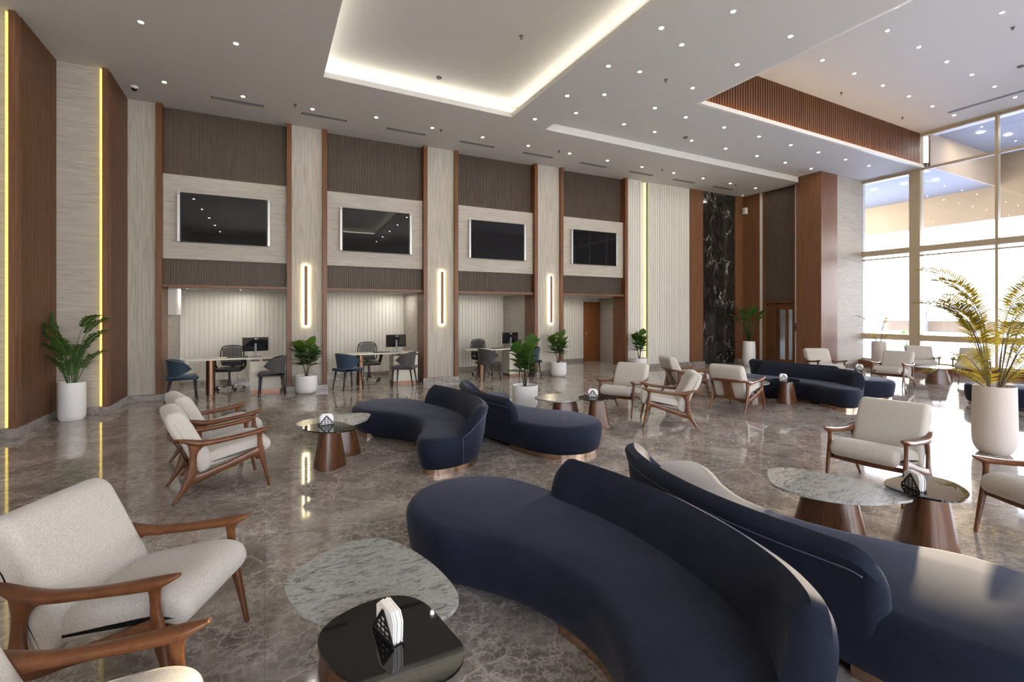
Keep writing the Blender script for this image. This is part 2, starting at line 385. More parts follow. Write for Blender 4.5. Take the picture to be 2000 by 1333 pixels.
# pale fluted wall, its slot of light, timber and black marble
flutes('wall_back', 'white_flute', .58, 0.1, Z1, .073, .026, MB_back @ Matrix.Translation((11.72, 0, 0)), .28)
flutes('wall_back', 'white_flute', 1.78, 0.1, Z1, .073, .026, MB_back @ Matrix.Translation((12.6, 0, 0)), .28)
bk('wall_back', 'white_trim', 12.30, 12.6, .09, .14, .0, Z1); bk('wall_back', 'paint', 11.70, 14.4, .14, .5, 0, Z1)
tagt(MB().box(12.50, 12.54, .04, .075, .12, Z1-.02).ob('led_strip', 'led_lime', M=MB_back), 'tall yellow-white light strip in the slot of the pale fluted wall', 'light strip')
bk('wall_back', 'wood_panel', 14.38, 14.97, -.05, .5, .1, Z1); bk('wall_back', 'black_marble', 14.97, 16.56, -.01, .5, 0, Z1)
bk('wall_back', 'wood_panel', 16.56, 17.1, -.05, .5, .1, Z1)
for a, b in [(-.56, 0), (2.23, 3.06), (5.29, 6.2), (8.43, 9.37), (11.6, 14.97), (16.56, 17.0)]:
    bk('baseboard_back', 'plinth_marble', a-.01, b+.01, -.125, .05, 0, .115, .004)

# ---- rooms behind the bays
for i, (u0, u1, yb) in enumerate([(-.02, 2.3, 2.0), (2.97, 5.30, 2.0), (6.10, 8.46, 2.0), (9.28, 12.7, 2.7)]):
    flutes('wall_back', 'white_flute', u1-u0, 0.1, ZO+.03, .10, .02, MB_back @ Matrix.Translation((u0, yb, 0)), .3)
    bk('wall_back', 'paint', u0, u1, yb+.02, yb+.15, 0, ZO+.03)
    bk('baseboard_back', 'plinth_marble', u0, u1, yb-.04, yb, 0, .1)
    if i: bk('wall_back', 'wallpaper', u0-.12, u0, .5, yb, 0, ZO+.03)
    bk('wall_back', 'wallpaper', u1, u1+.12, .5, yb+.15, 0, ZO+.03)
bk('wall_back', 'wallpaper', -.14, -.02, .5, 2.15, 0, ZO+.03)
bk('ceiling', 'paint', -.3, 13.2, .125, 3.0, ZO+.03, ZO+.13)
bk('wall_back', 'paint', -.02, .14, .5, 1.1, 1.69, ZO+.03)      # boxed-in duct in the first bay
d_ = bk('door_1', 'door_wood', 11.98, 12.66, 2.60, 2.66, 0.0, 2.14, .004)
MB().lathe([(.012, 0), (.012, .12)], 10).ob('door_handle', 'chrome', d_, M=MB_back @ Matrix.Translation((12.06, 2.58, .95)))
bk('trim_60', 'grey_plastic', 10.72, 10.92, 2.60, 2.68, .1, 1.95)

# ---- end wall (faces -X)
def ew(name, m, y0, y1, x0, x1, z0, z1, bevel=0): return bx(name, m, x0, x1, y0, y1, z0, z1, bevel)
MR = Matrix.Translation((XE, 0, 0)) @ Matrix.Rotation(-PI/2, 4, 'Z')   # local x -> -Y, local -y -> -X
ew('wall_right', 'wood_panel', 10.66, 11.40, XE, XE+.3, .1, Z1)
ew('trim_61', 'white_trim', 10.54, 10.66, XE+.02, XE+.3, 0, Z1)
ew('wall_right', 'brown_backing', 9.42, 10.54, XE+.04, XE+.3, 2.1, Z1)
flutes('wall_right', 'brown_flute', 1.0, 2.16, Z1-.06, .045, .015, Matrix.Translation((XE+.03, 10.48, 0)) @ Matrix.Rotation(-PI/2, 4, 'Z'), .4)
ew('trim_62', 'wood_trim', 10.48, 10.54, XE-.01, XE+.3, 0, Z1, .004); ew('trim_63', 'wood_trim', 9.42, 9.48, XE-.01, XE+.3, 0, Z1, .004)
ew('trim_64', 'wood_trim', 9.48, 10.48, XE-.01, XE+.3, 2.08, 2.14, .004)
ew('wall_right', 'wood_flute', 10.10, 10.48, XE+.08, XE+.3, 0, 2.08)
dr = ew('door_2', 'wood_trim', 9.48, 10.10, XE+.1, XE+.16, 0, 2.05)
MB().box(XE+.085, XE+.099, 9.80, 9.98, .2, 1.85).ob('glass_pane', 'pane_reflection', dr); MB().box(XE+.085, XE+.099, 9.56, 9.68, .2, 1.85).ob('glass_pane', 'pane_reflection', dr)
MB().box(XE+.06, XE+.08, 10.02, 10.05, .25, 1.9).ob('door_handle', 'copper', dr)
ew('trim_65', 'white_trim', 9.30, 9.42, XE+.0, XE+.3, 0, Z1)
MB_ = MB().box(XE-.15, XE+.7, 8.52, 9.29, .1, Z2); st(MB_.ob('wall_right', 'wood_panel'))
bx('wall_right', 'wallpaper', XE+.7, XW+.2, 8.60, 8.9, 0, Z2); bx('wall_right', 'paint', XE+.3, XW+.6, 8.9, 11.6, 0, Z2)
bx('baseboard_right', 'plinth_marble', XE-.17, XE+.72, 8.50, 9.3, 0, .1); bx('baseboard_right', 'plinth_marble', XE-.03, XE, 10.54, 11.4, 0, .1)
bx('baseboard_right', 'plinth_marble', XE+.7, XW, 8.57, 8.6, 0, .1)

# ---- window wall (faces -X)
ys = [8.62, 7.30, 5.35, 3.65, 1.95, .25, -1.45, -3.15, -4.85, -6.2]
bx('window_1', 'frame_alu', XW-.02, XW+.22, 7.03, 7.30, 0, Z3)
for i, (ya, yb) in enumerate([(8.60, 7.30)]+[(7.03 if k == 1 else ys[k]-.03, ys[k+1]+.03) for k in range(1, len(ys)-1)]):
    zt = Z2 if i == 0 else Z3
    f_ = MB()
    f_.box(XW, XW+.12, yb, ya, .22, .27); f_.box(XW-.04, XW+.14, yb, ya, .90, 1.08); f_.box(XW-.03, XW+.16, yb, ya, 3.57, 3.74); f_.box(XW, XW+.1, yb, ya, 3.44, 3.48)
    f_.box(XW, XW+.12, yb, ya, zt-.08, zt)
    if i: f_.box(XW, XW+.1, yb, ya, 6.0, 6.07)
    fo = st(f_.ob('window_%d' % (i+2), 'frame_alu'))
    MB().box(XW+.05, XW+.06, yb, ya, .27, zt-.08).ob('pane', 'glass', fo)
    if i: bx('window_%d' % (20+i), 'frame_alu', XW-.02, XW+.14, yb-.06, yb, .22, Z3)
bx('wall_right', 'wood_panel', XW-.22, XW+.3, YB, 8.6, 0, .22)
# ---- left wall: stepped timber fins and ribbed wallpaper
bx('wall_left', 'wallpaper', -4.3, -3.12, 9.05, 9.35, 0, Z1); bx('wall_left', 'wallpaper', -4.3, -4.0, YB, 9.05, 0, Z1)
bx('wall_left', 'wood_panel', -3.12, -3.05, 8.98, 9.12, .12, Z1)
flutes('wall_left', 'wood_flute', 1.30, .12, Z1, .046, .022, Matrix.Translation((-3.06, 9.12, 0)) @ Matrix.Rotation(PI/2, 4, 'Z'), .35, .08)
bx('wall_left', 'wallpaper', -3.14, -2.42, 10.42, 10.7, 0, Z1); bx('wall_left', 'paint', -4.3, -2.44, 10.7, 12.2, 0, Z1); bx('wall_left', 'paint', -4.3, -3.12, 9.35, 10.7, 0, Z1); bx('wall_left', 'paint', -2.7, -2.5, 11.62, 12.2, 0, Z1)
bx('wall_left', 'wood_panel', -2.44, -2.37, 10.36, 10.48, .12, Z1)
flutes('wall_left', 'wood_flute', 1.17, .12, Z1, .046, .022, Matrix.Translation((-2.38, 10.48, 0)) @ Matrix.Rotation(PI/2, 4, 'Z'), .35, .08)
for k, (x, y) in enumerate([(-3.165, 9.0), (-2.485, 10.38)]):
    tagt(MB().box(x+.008, x+.028, y+.0, y+.035, .14, Z1-.02).ob('led_strip', 'led_yellow'),
         ['tall yellow light strip at the far left edge of the picture', 'tall yellow light strip right of the potted palm on the left wall'][k], 'light strip')
for a in [(-4.0, -3.12, 9.0, 9.06), (-3.14, -3.02, 8.94, 10.4), (-3.0, -2.42, 10.36, 10.42), (-2.46, -2.34, 10.32, 11.55)]:
    bx('baseboard_left', 'plinth_marble', a[0], a[1], a[2], a[3], 0, .125, .003)
# ---- behind the viewpoint
bx('wall_front', 'wallpaper', -4.3, 18, YB-.3, YB, 4.6, Z3); bx('wall_front', 'wallpaper', -4.3, 18, YB-.3, YB, 0, .5)
for k in range(6):
    bx('wall_front', 'wallpaper', -4.3+4.2*k, -3.2+4.2*k, YB-.3, YB, .5, 4.6)
    if k < 5:  # windows invented here to give the room soft fill light
        fo = st(MB().box(-3.2+4.2*k, -.1+4.2*k, YB-.2, YB-.12, 2.5, 2.58).box(-1.7+4.2*k, -1.62+4.2*k, YB-.2, YB-.12, .5, 4.6).ob('window_%d' % (40+k), 'frame_alu'))
        MB().box(-3.2+4.2*k, -.1+4.2*k, YB-.17, YB-.16, .5, 4.6).ob('pane', 'glass', fo)

# ---- outside the windows
OUTER_LAMPS = [(19.2, 9.1, 6.11), (19.2, 8.2, 6.11), (21.0, 10.6, 6.11), (19.6, 7.5, 6.11), (19.0, 6.2, 7.14), (20.0, 5.9, 7.14), (19.5, 4.9, 7.14)]
bx('ground', 'ground', XW+.5, 160, -90, 90, -.12, -.05)
bx('outer_ceiling', 'outer_paint', XW+.2, 22.6, 6.95, 16, 6.12, 6.25); bx('outer_ceiling', 'outer_paint', XW+.2, 22.6, -8, 7.0, 7.15, 7.25)  # stepped like the indoor ceiling, standing in for its reflection in the panes
bx('outer_beam', 'render_beige', XW+.3, 22.4, 6.9, 6.95, 6.12, 7.2)
bx('outer_beam', 'render_beige', 22.4, 22.9, -8, 16, 5.0, 7.3)

# ------------------------------------------------------------------ armchairs
def cushion(prof, xh, rnd, name, m, parent, kx=None, nstep=5):
    """closed side profile (y,z) lofted across x with rounded ends"""
    pr = cr_closed(prof, 5)
    if area2(pr) < 0: pr = pr[::-1]
    rings = []
    xs = [(-1, k) for k in range(nstep+1)]+[(1, k) for k in range(nstep, -1, -1)]
    for sgn, k in xs:
        a = PI/2*k/nstep; x = sgn*(xh-rnd+rnd*math.sin(PI/2-a)) if 0 else sgn*(xh-rnd*(1-math.cos(PI/2-a)))
        d = rnd*(1-math.sin(a)) if 0 else rnd*(1-math.cos(PI/2-a)) if 0 else 0
        # quarter circle: k=0 outermost and most inset
        th = PI/2*k/nstep; x = sgn*(xh-rnd*math.sin(th)) if 0 else sgn*(xh-rnd*(1-math.cos(th))); d = rnd*(1-math.sin(th))
        rings.append([(x, p[0], p[1]) for p in inset(pr, d)])
    return MB().rings(rings).ob(name, m, parent, smooth='auto')
def Y(s): return s-.39
def make_armchair(label, group):
    t = thing('armchair', label, 'armchair', group=group)
    S = .305
    for sx in (-1, 1):
        x = sx*S
        q = lambda pts: cr_path([(x+sx*dx, Y(s), z, a, b) for s, z, a, b, dx in pts])
        MB().sweep(q([(.785, 0, .011, .012, 0), (.745, .19, .019, .016, 0), (.712, .345, .029, .018, 0), (.70, .46, .020, .016, 0), (.697, .53, .026, .018, 0), (.697, .557, .05, .022, 0)]), (1, 0, 0)).ob('front_leg', 'chair_wood', t, smooth=True)
        MB().sweep(q([(0, 0, .011, .012, 0), (.085, .13, .026, .016, 0), (.14, .235, .046, .018, 0), (.148, .33, .032, .017, 0), (.155, .43, .032, .017, 0), (.17, .50, .062, .018, 0), (.18, .52, .07, .018, 0)]), (1, 0, 0)).ob('rear_leg', 'chair_wood', t, smooth=True)
        MB().sweep(q([(.12, .20, .05, .016, 0), (.22, .212, .040, .016, 0), (.32, .243, .034, .015, 0), (.46, .285, .034, .015, 0), (.60, .335, .036, .015, 0), (.71, .362, .05, .015, 0)]), (1, 0, 0)).ob('seat_rail', 'chair_wood', t, smooth=True)
        MB().sweep(q([(.02, .570, .008, .010, -.03), (.07, .560, .015, .020, -.01), (.13, .540, .024, .032, 0), (.20, .520, .030, .036, .004), (.30, .516, .025, .031, .004), (.44, .526, .022, .030, .004), (.58, .541, .022, .034, .004), (.70, .558, .024, .036, .004), (.75, .572, .018, .030, .004), (.80, .590, .007, .014, .004)]), (1, 0, 0)).ob('armrest', 'chair_wood', t, smooth=True)
    MB().sweep(cr_path([(-.31, Y(.06), .556, .010, .020), (-.2, Y(.015), .556, .011, .024), (0, Y(-.01), .556, .011, .026), (.2, Y(.015), .556, .011, .024), (.31, Y(.06), .556, .010, .020)]), (0, 0, 1)).ob('back_rail', 'chair_wood', t, smooth=True)
    MB().sweep(cr_path([(-.30, Y(.16), .225, .012, .018), (0, Y(.15), .225, .012, .02), (.30, Y(.16), .225, .012, .018)]), (0, 0, 1)).ob('lower_rail', 'chair_wood', t, smooth=True)
    MB().sweep(cr_path([(-.30, Y(.68), .30, .014, .022), (0, Y(.69), .295, .014, .024), (.30, Y(.68), .30, .014, .022)]), (0, 0, 1)).ob('front_rail', 'chair_wood', t, smooth=True)
    MB().sweep(cr_path([(0, Y(.0), .56, .007, .078), (0, Y(.05), .46, .007, .080), (0, Y(.10), .36, .007, .084), (0, Y(.15), .23, .007, .092)]), (1, 0, 0)).ob('back_splat', 'chair_wood', t, smooth=True)
    cushion([(Y(.23), .27), (Y(.45), .305), (Y(.66), .345), (Y(.77), .335), (Y(.815), .395), (Y(.785), .465), (Y(.69), .490), (Y(.50), .462), (Y(.32), .425), (Y(.22), .37)], .272, .05, 'seat_cushion', 'cream_fabric', t)
    cushion([(Y(.245), .235), (Y(.30), .30), (Y(.285), .42), (Y(.215), .56), (Y(.145), .70), (Y(.085), .80), (Y(.015), .825), (Y(-.055), .79), (Y(-.045), .70), (Y(.01), .575), (Y(.075), .50), (Y(.125), .38), (Y(.185), .25)], .29, .045, 'back_cushion', 'cream_fabric', t)
    return t
CHAIRS = [
 ((-.41, 5.52), 12.6, 'cream wooden armchair, nearer of the pair before the first desk bay'),
 ((-.50, 6.47), 18, 'cream wooden armchair half hidden behind its twin before the first desk bay'),
 ((-.57, 2.90), -24, 'large cream armchair in the left foreground, its whole seat visible'),
 ((-.66, 1.86), -17, 'cream armchair cut off by the bottom left corner of the picture'),
 ((5.56, 6.47), 205, 'cream armchair facing the viewer beside the small table behind the middle sofas'),
 ((5.55, 5.44), 141, 'cream armchair seen from its side, facing left, right of the middle sofa pair'),
 ((7.80, 7.20), -22, 'cream armchair farthest back in the middle cluster'),
 ((7.47, 5.70), 12, 'cream armchair seen from behind with its wooden back slat, facing the far blue sofa'),
 ((5.31, 2.47), 186, 'cream armchair facing left behind the granite table at the right, beside the big palm planter'),
 ((5.17, 1.20), 156, 'cream armchair cut off by the right edge of the picture'),
 ((12.35, 6.95), 238, 'small distant cream armchair facing the viewer in front of the ribbed wallpaper pier'),
 ((13.1, 5.82), 186, 'distant cream armchair seen from behind beside the round end of the far sofa'),
 ((15.7, 6.32), 212, 'backlit cream armchair right in front of the window column'),
 ((15.9, 5.35), 190, 'backlit cream armchair half hidden behind the fronds of the big palm'),
]
ch0 = None
for (x, y), a, lab in CHAIRS:
    if ch0 is None:
        ch0 = make_armchair(lab, 'lounge armchairs'); ch0.location = (x, y, 0); ch0.rotation_euler = (0, 0, math.radians(a-90))
    else: dup(ch0, (x, y, 0), math.radians(a-90), lab)

# ------------------------------------------------------------------ kidney sofas
OUT = [(.86, 3.12), (.90, 3.36), (1.06, 3.57), (1.32, 3.67), (1.60, 3.61), (1.80, 3.43), (1.92, 3.15), (1.99, 2.85), (2.06, 2.5), (2.09, 2.15), (2.07, 1.8), (2.01, 1.48),
       (1.91, 1.20), (1.73, .98), (1.48, .86), (1.23, .85), (1.07, .94), (1.05, 1.09), (1.13, 1.28), (1.27, 1.52), (1.36, 1.80), (1.34, 2.08), (1.24, 2.36), (1.08, 2.60), (.92, 2.82)]
OC = (1.5, 2.3)
OUTL = [(x-OC[0], y-OC[1]) for x, y in OUT]
def make_sofa(label, group):
    t = thing('curved_sofa', label, 'sofa', group=group)
    o = cr_closed(OUTL, 6)
    if area2(o) < 0: o = o[::-1]
    rings = []
    for z, d in [(.055, .075), (.065, .045), (.10, .028), (.2, .008), (.30, .0), (.335, .004), (.362, .022), (.378, .05), (.386, .085)]:
        rings.append([(p[0], p[1], z) for p in inset(o, d)])
    b = MB().rings(rings, True, True); b.ob('seat_body', 'navy_velvet', t, smooth='auto')
    # backrest along the outer edge
    k0 = 6*6+0; pts = []
    src = [(1.955-OC[0], 3.0-OC[1])]+[(x, y) for x, y in OUTL[7:15]]
    path = cr_path([(x, y, 0, 0, 0) for x, y in src], 16); P = [Vector(q[0]) for q in path]
    L = [0]
    for i in range(1, len(P)): L.append(L[-1]+(P[i]-P[i-1]).length)
    T = L[-1]
    rr = []; pl = []
    for i, p in enumerate(P):
        s = L[i]; tg = (P[min(i+1, len(P)-1)]-P[max(i-1, 0)]).normalized(); n = Vector((tg.y, -tg.x, 0))  # path runs clockwise: outward is the left normal
        n = -n
        a = min(1, (s+.006)/.17); bq = min(1, (T-s)/.42)
        h = .375+.275*max(0, 1-(1-a)**2.6)**(1/2.2)*(bq*bq*(3-2*bq))**.75
        f = (h-.37)/.28
        th = .105+.05*max(0, 1-(T-s)/.9)
        lean = .055*f
        ti = .12
        prof = [(-ti-.03, .30), (-ti-.02, .37), (-ti+.00, .37+.35*(h-.37)), (-th+.01+lean*.6, h-.05*f), (-th+.035+lean, h-.015*f), (-th/2+lean, h), (-.012+lean, h-.02*f), (.006+lean, h-.055*f), (.002+lean*.7, h-.10*f-.004), (-.004+lean*.3, .30), (-.012, .2), (-.03, .1), (-.06, .075)]
        kk = math.sqrt(max(.02, 1-(1-min(1, (s+.002)/.075))**2)); ke = math.sqrt(max(.05, 1-(1-min(1, (T-s+.002)/.06))**2)); kk = min(kk, ke)
        prof = [(-.06+(u+.06)*kk, z) for u, z in prof]
        rr.append([tuple(p+n*u+Vector((0, 0, z))) for u, z in prof])
        if s > .07: pl.append(tuple(p+n*(.006+lean*.7)+Vector((0, 0, h-.10*f-.004))))
    # path points are clockwise from the chaise end; normal check against the sofa centre
    c0 = sum((Vector((x, y, 0)) for x, y in OUTL), Vector())/len(OUTL)
    MB().rings(rr).ob('backrest', 'navy_velvet', t, smooth='auto')
    pl.append((pl[-1][0], pl[-1][1], .09))
    MB().sweep([(q, .004, .004) for q in pl], (.1, .1, 1), 6, 2).ob('piping', 'piping', t, smooth=True)
    # brass plinths under the two ends and the waist, dark recess between them
    oi = inset(o, .06)
    def part(f): return [p for p in oi if f(p)]
    for cond in (lambda p: p[1] > .52, lambda p: p[1] < -.78, lambda p: -.62 < p[1] < -.15):
        q = part(cond)
        if area2(q) > 0: MB().prism(q, 0, .055).ob('plinth', 'brass', t, smooth='auto')
    MB().prism(inset(o, .12), .012, .056).ob('recessed_base', 'dark_base', t)
    return t
S0 = make_sofa('navy curved sofa filling the centre foreground', 'navy curved sofas')
S0.location = (OC[0], OC[1], 0)
def sofa(x, y, a, lab): return dup(S0, (x, y, 0), math.radians(a), lab)
sofa(OC[0]+.31, OC[1]+3.93, 4, 'navy curved sofa in the middle whose seat opens to the left')
sofa(4.68-OC[0], 8.2-OC[1], 180, 'navy curved sofa in the middle whose round seat end points right')
sofa(4.42-OC[0]-.01, 4.06-OC[1], 176, 'navy curved sofa at the bottom right with sunlight along its backrest')
sofa(OC[0]+7.75, OC[1]+3.75, 6, 'far navy curved sofa facing the viewer behind the chair seen from the back')
sofa(12.2-OC[0], 8.5-OC[1], 186, 'far navy curved sofa of which only the round seat end shows')
sofa(OC[0]+10.75, OC[1]+.5, 0, 'navy curved sofa just peeking in at the right edge behind the big palm planter')

# ------------------------------------------------------------------ pairs of low tables
MARB = [(-.36, .20), (-.22, .36), (-.02, .47), (.16, .42), (.27, .22), (.34, -.06), (.34, -.32), (.22, -.42), (.06, -.38), (-.14, -.29), (-.32, -.08)]
BLK = [(-.25, .08), (-.20, .21), (-.05, .28), (.10, .27), (.19, .16), (.225, -.04), (.235, -.19), (.15, -.285), (-.01, -.28), (-.18, -.13)]
def wedge_base(r0, r1, h):
    rings = []
    for z, r in [(0, r0), (.012, r0), (.2*h, r0*.8+r1*.2), (.6*h, r0*.4+r1*.6), (h, r1)]:
        ring = []
        for i in range(48):
            a = 2*PI*i/48; k = 1+.10*math.cos(3*a)
            ring.append((r*k*math.cos(a), r*k*math.sin(a), z))
        rings.append(ring)
    return MB().rings(rings)
def make_granite():
    t = thing('coffee_table', 'x', 'coffee table', group='granite topped low tables'); o = cr_closed(MARB, 6)
    if area2(o) < 0: o = o[::-1]
    MB().rings([[(p[0], p[1], z) for p in inset(o, d)] for z, d in [(.382, .0), (.400, .0)]]).ob('table_top', 'granite_top', t, smooth='auto')
    wedge_base(.25, .165, .382).ob('table_base', 'table_wood', t, smooth='auto'); return t
def make_black():
    t = thing('side_table', 'x', 'side table', group='black glass topped low tables'); o = cr_closed(BLK, 6)
    if area2(o) < 0: o = o[::-1]
    MB().rings([[(p[0], p[1], z) for p in inset(o, d)] for z, d in [(.428, .0), (.440, .0)]]).ob('table_top', 'black_glass', t, smooth='auto')
    wedge_base(.17, .105, .428).ob('table_base', 'table_wood', t, smooth='auto'); return t
def make_holder():
    t = thing('napkin_holder', 'x', 'napkin holder', group='napkin holders on the low tables')
    def tri(y):
        b = MB(); H, B = .105, .085; e_ = .007
        b.prism([(-B, 0), (B, 0), (B-.002, e_), (-B+.002, e_)], -.0015, .0015)
        v0 = b.v[:]; b = MB()
        def bar(p, q, wd=.004):
            d = Vector((q[0]-p[0], 0, q[1]-p[1])).normalized(); n = Vector((-d.z, 0, d.x))*wd
            P_ = Vector((p[0], y, p[1])); Q_ = Vector((q[0], y, q[1])); yy = Vector((0, .0015, 0))
            b.add([P_+n-yy, P_-n-yy, Q_-n-yy, Q_+n-yy, P_+n+yy, P_-n+yy, Q_-n+yy, Q_+n+yy], [(0,1,2,3), (7,6,5,4), (0,4,5,1), (1,5,6,2), (2,6,7,3), (3,7,4,0)])
        bar((-B, .004), (B, .004), .005); bar((-B, .004), (0, H), .006); bar((B, .004), (0, H), .006)
        for k in range(1, 5):
            f = k/5; bar((-B*(1-f), H*f*.98), (B*(1-f), H*f*.98), .0028)
            bar((-B+2*B*f, .004), ((-B+2*B*f)*.999, H*(1-abs(-B+2*B*f)/B)), .0028)
        return b
    for y in (-.022, .022): tri(y).ob('lattice_plate', 'black_plastic', t)
    MB().box(-.08, .08, -.022, .022, 0, .004).ob('base', 'black_plastic', t)
    for k in range(7):
        y = -.018+k*.006; j = .004*math.sin(k*2.3)
        MB().add([(x, yy, z) for yy in (y, y+.004) for x, z in [(-.062+j, .004), (.074+j, .004), (.078+j, .085), (.058+j, .118), (-.03+j, .128), (-.064+j, .10)]],
                 [(5,4,3,2,1,0), (6,7,8,9,10,11)]+[(i, (i+1) % 6, 6+(i+1) % 6, 6+i) for i in range(6)]).ob('napkin', 'paper', t)
    return t
G0, B0, H0 = make_granite(), make_black(), make_holder()
TB = [  # granite x,y,rot ; black x,y,rot ; where ; holder
 ((.45, 2.37), 0, (.43, 1.86), 0, 'in the foreground left of the big sofa', (.43, 1.885), -76),
 ((.80, 6.16), 90, (.64, 5.66), 10, 'left of the middle sofas', (.62, 5.79), 10),
 ((3.80, 2.08), 4, (4.30, 1.69), 80, 'at the right beside the sunlit sofa', (4.16, 1.72), -120),
 ((4.18, 6.28), 80, (4.47, 5.80), 60, 'behind the right hand middle sofa', (4.42, 5.86), -35),
 ((8.36, 6.05), 90, (8.84, 5.66), 80, 'in front of the far sofa', (8.76, 5.68), -20),
 (None, 60, (11.95, 5.95), 20, 'behind the far sofa near the wallpaper pier', (11.95, 5.96), -40),
 ((14.70, 5.60), 60, None, 20, 'by the windows before the backlit chair', None, -30)]
for i, (g_, ga, b_, ba, wh, hp, ha) in enumerate(TB):
    lg, lb, lh = 'wide granite low table %s' % wh, 'black glass low table %s' % wh, 'lattice holder of white napkins on table %s' % wh
    if i == 0:
        for o, p, a, lab in ((G0, g_, ga, lg), (B0, b_, ba, lb)): o.location = (*p, 0); o.rotation_euler.z = math.radians(a); o['label'] = lab
        H0.location = (*hp, .4405); H0.rotation_euler.z = math.radians(ha); H0['label'] = lh
    else:
        if g_: dup(G0, (*g_, 0), math.radians(ga), lg)
        if b_: dup(B0, (*b_, 0), math.radians(ba), lb); dup(H0, (*hp, .4405), math.radians(ha), lh)

# ------------------------------------------------------------------ desks in the bays
def BP(u, y, z=0): return tuple(MB_back @ Vector((u, y, z)))
WA = math.atan2(-.3, 16.8)
def make_desk():
    t = thing('desk', 'x', 'desk', group='service desks in the bays')
    tp = [(-.95, .0), (-.93, -.18), (-.82, -.27), (.92, -.27), (.95, .27), (-.82, .27), (-.93, .18)]
    MB().prism(tp, .735, .762).ob('desk_top', 'desk_white', t, bevel=.004)
    MB().lathe([(.085, 0), (.085, .725), (.12, .728), (.12, .735)], 32, (-.42, 0)).ob('leg', 'copper', t, smooth='auto')
    p = MB().box(.32, .92, -.24, .24, .06, .68).ob('pedestal', 'desk_white', t, bevel=.004)
    for k in range(3): MB().box(.335, .905, -.247, -.24, .075+k*.2, .265+k*.2).ob('drawer_front', 'desk_white', p, bevel=.002)
    MB().box(.34, .90, -.22, .22, 0, .06).ob('plinth', 'copper', t)
    MB().box(.5, .56, -.12, .12, .68, .735).ob('bracket', 'copper', t)
    return t
def make_office():
    t = thing('office_chair', 'x', 'office chair', group='black office chairs behind the desks')
    for k in range(5):
        a = 2*PI*k/5+.3; c, s = math.cos(a), math.sin(a)
        MB().sweep([((0.03*c, .03*s, .10), .018, .02), ((.15*c, .15*s, .085), .014, .016), ((.29*c, .29*s, .062), .010, .013)], (-s, c, 0), 8).ob('star_arm', 'chrome', t, smooth=True)
        MB().rings([[(.29*c-s*yy, .29*s+c*yy, 0)] for yy in (0,)]) if 0 else None
        w_ = MB().rings([[(.29*c+.027*math.cos(q*PI/8)*c-s*yy, .29*s+.027*math.cos(q*PI/8)*s+c*yy, .0275+.027*math.sin(q*PI/8)) for q in range(16)] for yy in (-.018, .018)])
        w_.ob('caster', 'black_plastic', t, smooth='auto')
    MB().lathe([(.035, .08), (.035, .2), (.022, .2), (.022, .40)], 16).ob('gas_column', 'black_plastic', t, smooth='auto')
    cushion([(-.24, .42), (0, .405), (.22, .42), (.25, .45), (.22, .49), (0, .485), (-.22, .49), (-.25, .455)], .25, .03, 'seat', 'black_plastic', t)
    f = MB(); outl = [(-.20, .53), (-.235, .72), (-.215, .90), (-.12, .965), (.12, .965), (.215, .90), (.235, .72), (.20, .53)]
    path = cr_path([(x, .25+.04*(z-.5), z, .014, .012) for x, z in outl]+[(outl[0][0], .25, outl[0][1], .014, .012)])
    f.sweep(path, (0, 1, 0), 8).ob('back_frame', 'black_plastic', t, smooth=True)
    b = MB()
    for k in range(-6, 7):
        x = k*.031; b.box(x-.011, x+.011, .262, .272, .54+abs(k)*.0, .955-.0012*k*k)
    b.box(-.20, .20, .258, .276, .66, .70); b.box(-.2, .2, .258, .276, .53, .60)
    b.ob('back_mesh', 'black_plastic', t)
    MB().sweep([((0, .1, .42), .02, .04), ((0, .25, .43), .02, .04), ((0, .29, .58), .015, .04)], (1, 0, 0)).ob('back_support', 'black_plastic', t, smooth=True)
    for sx in (-1, 1):
        MB().sweep(cr_path([(sx*.25, .12, .44, .015, .02), (sx*.30, .10, .55, .015, .022), (sx*.30, .05, .66, .015, .022), (sx*.30, -.12, .67, .015, .03), (sx*.29, -.16, .62, .012, .02), (sx*.26, -.06, .45, .012, .02)]), (1, 0, 0)).ob('armrest', 'black_plastic', t, smooth=True)
    return t
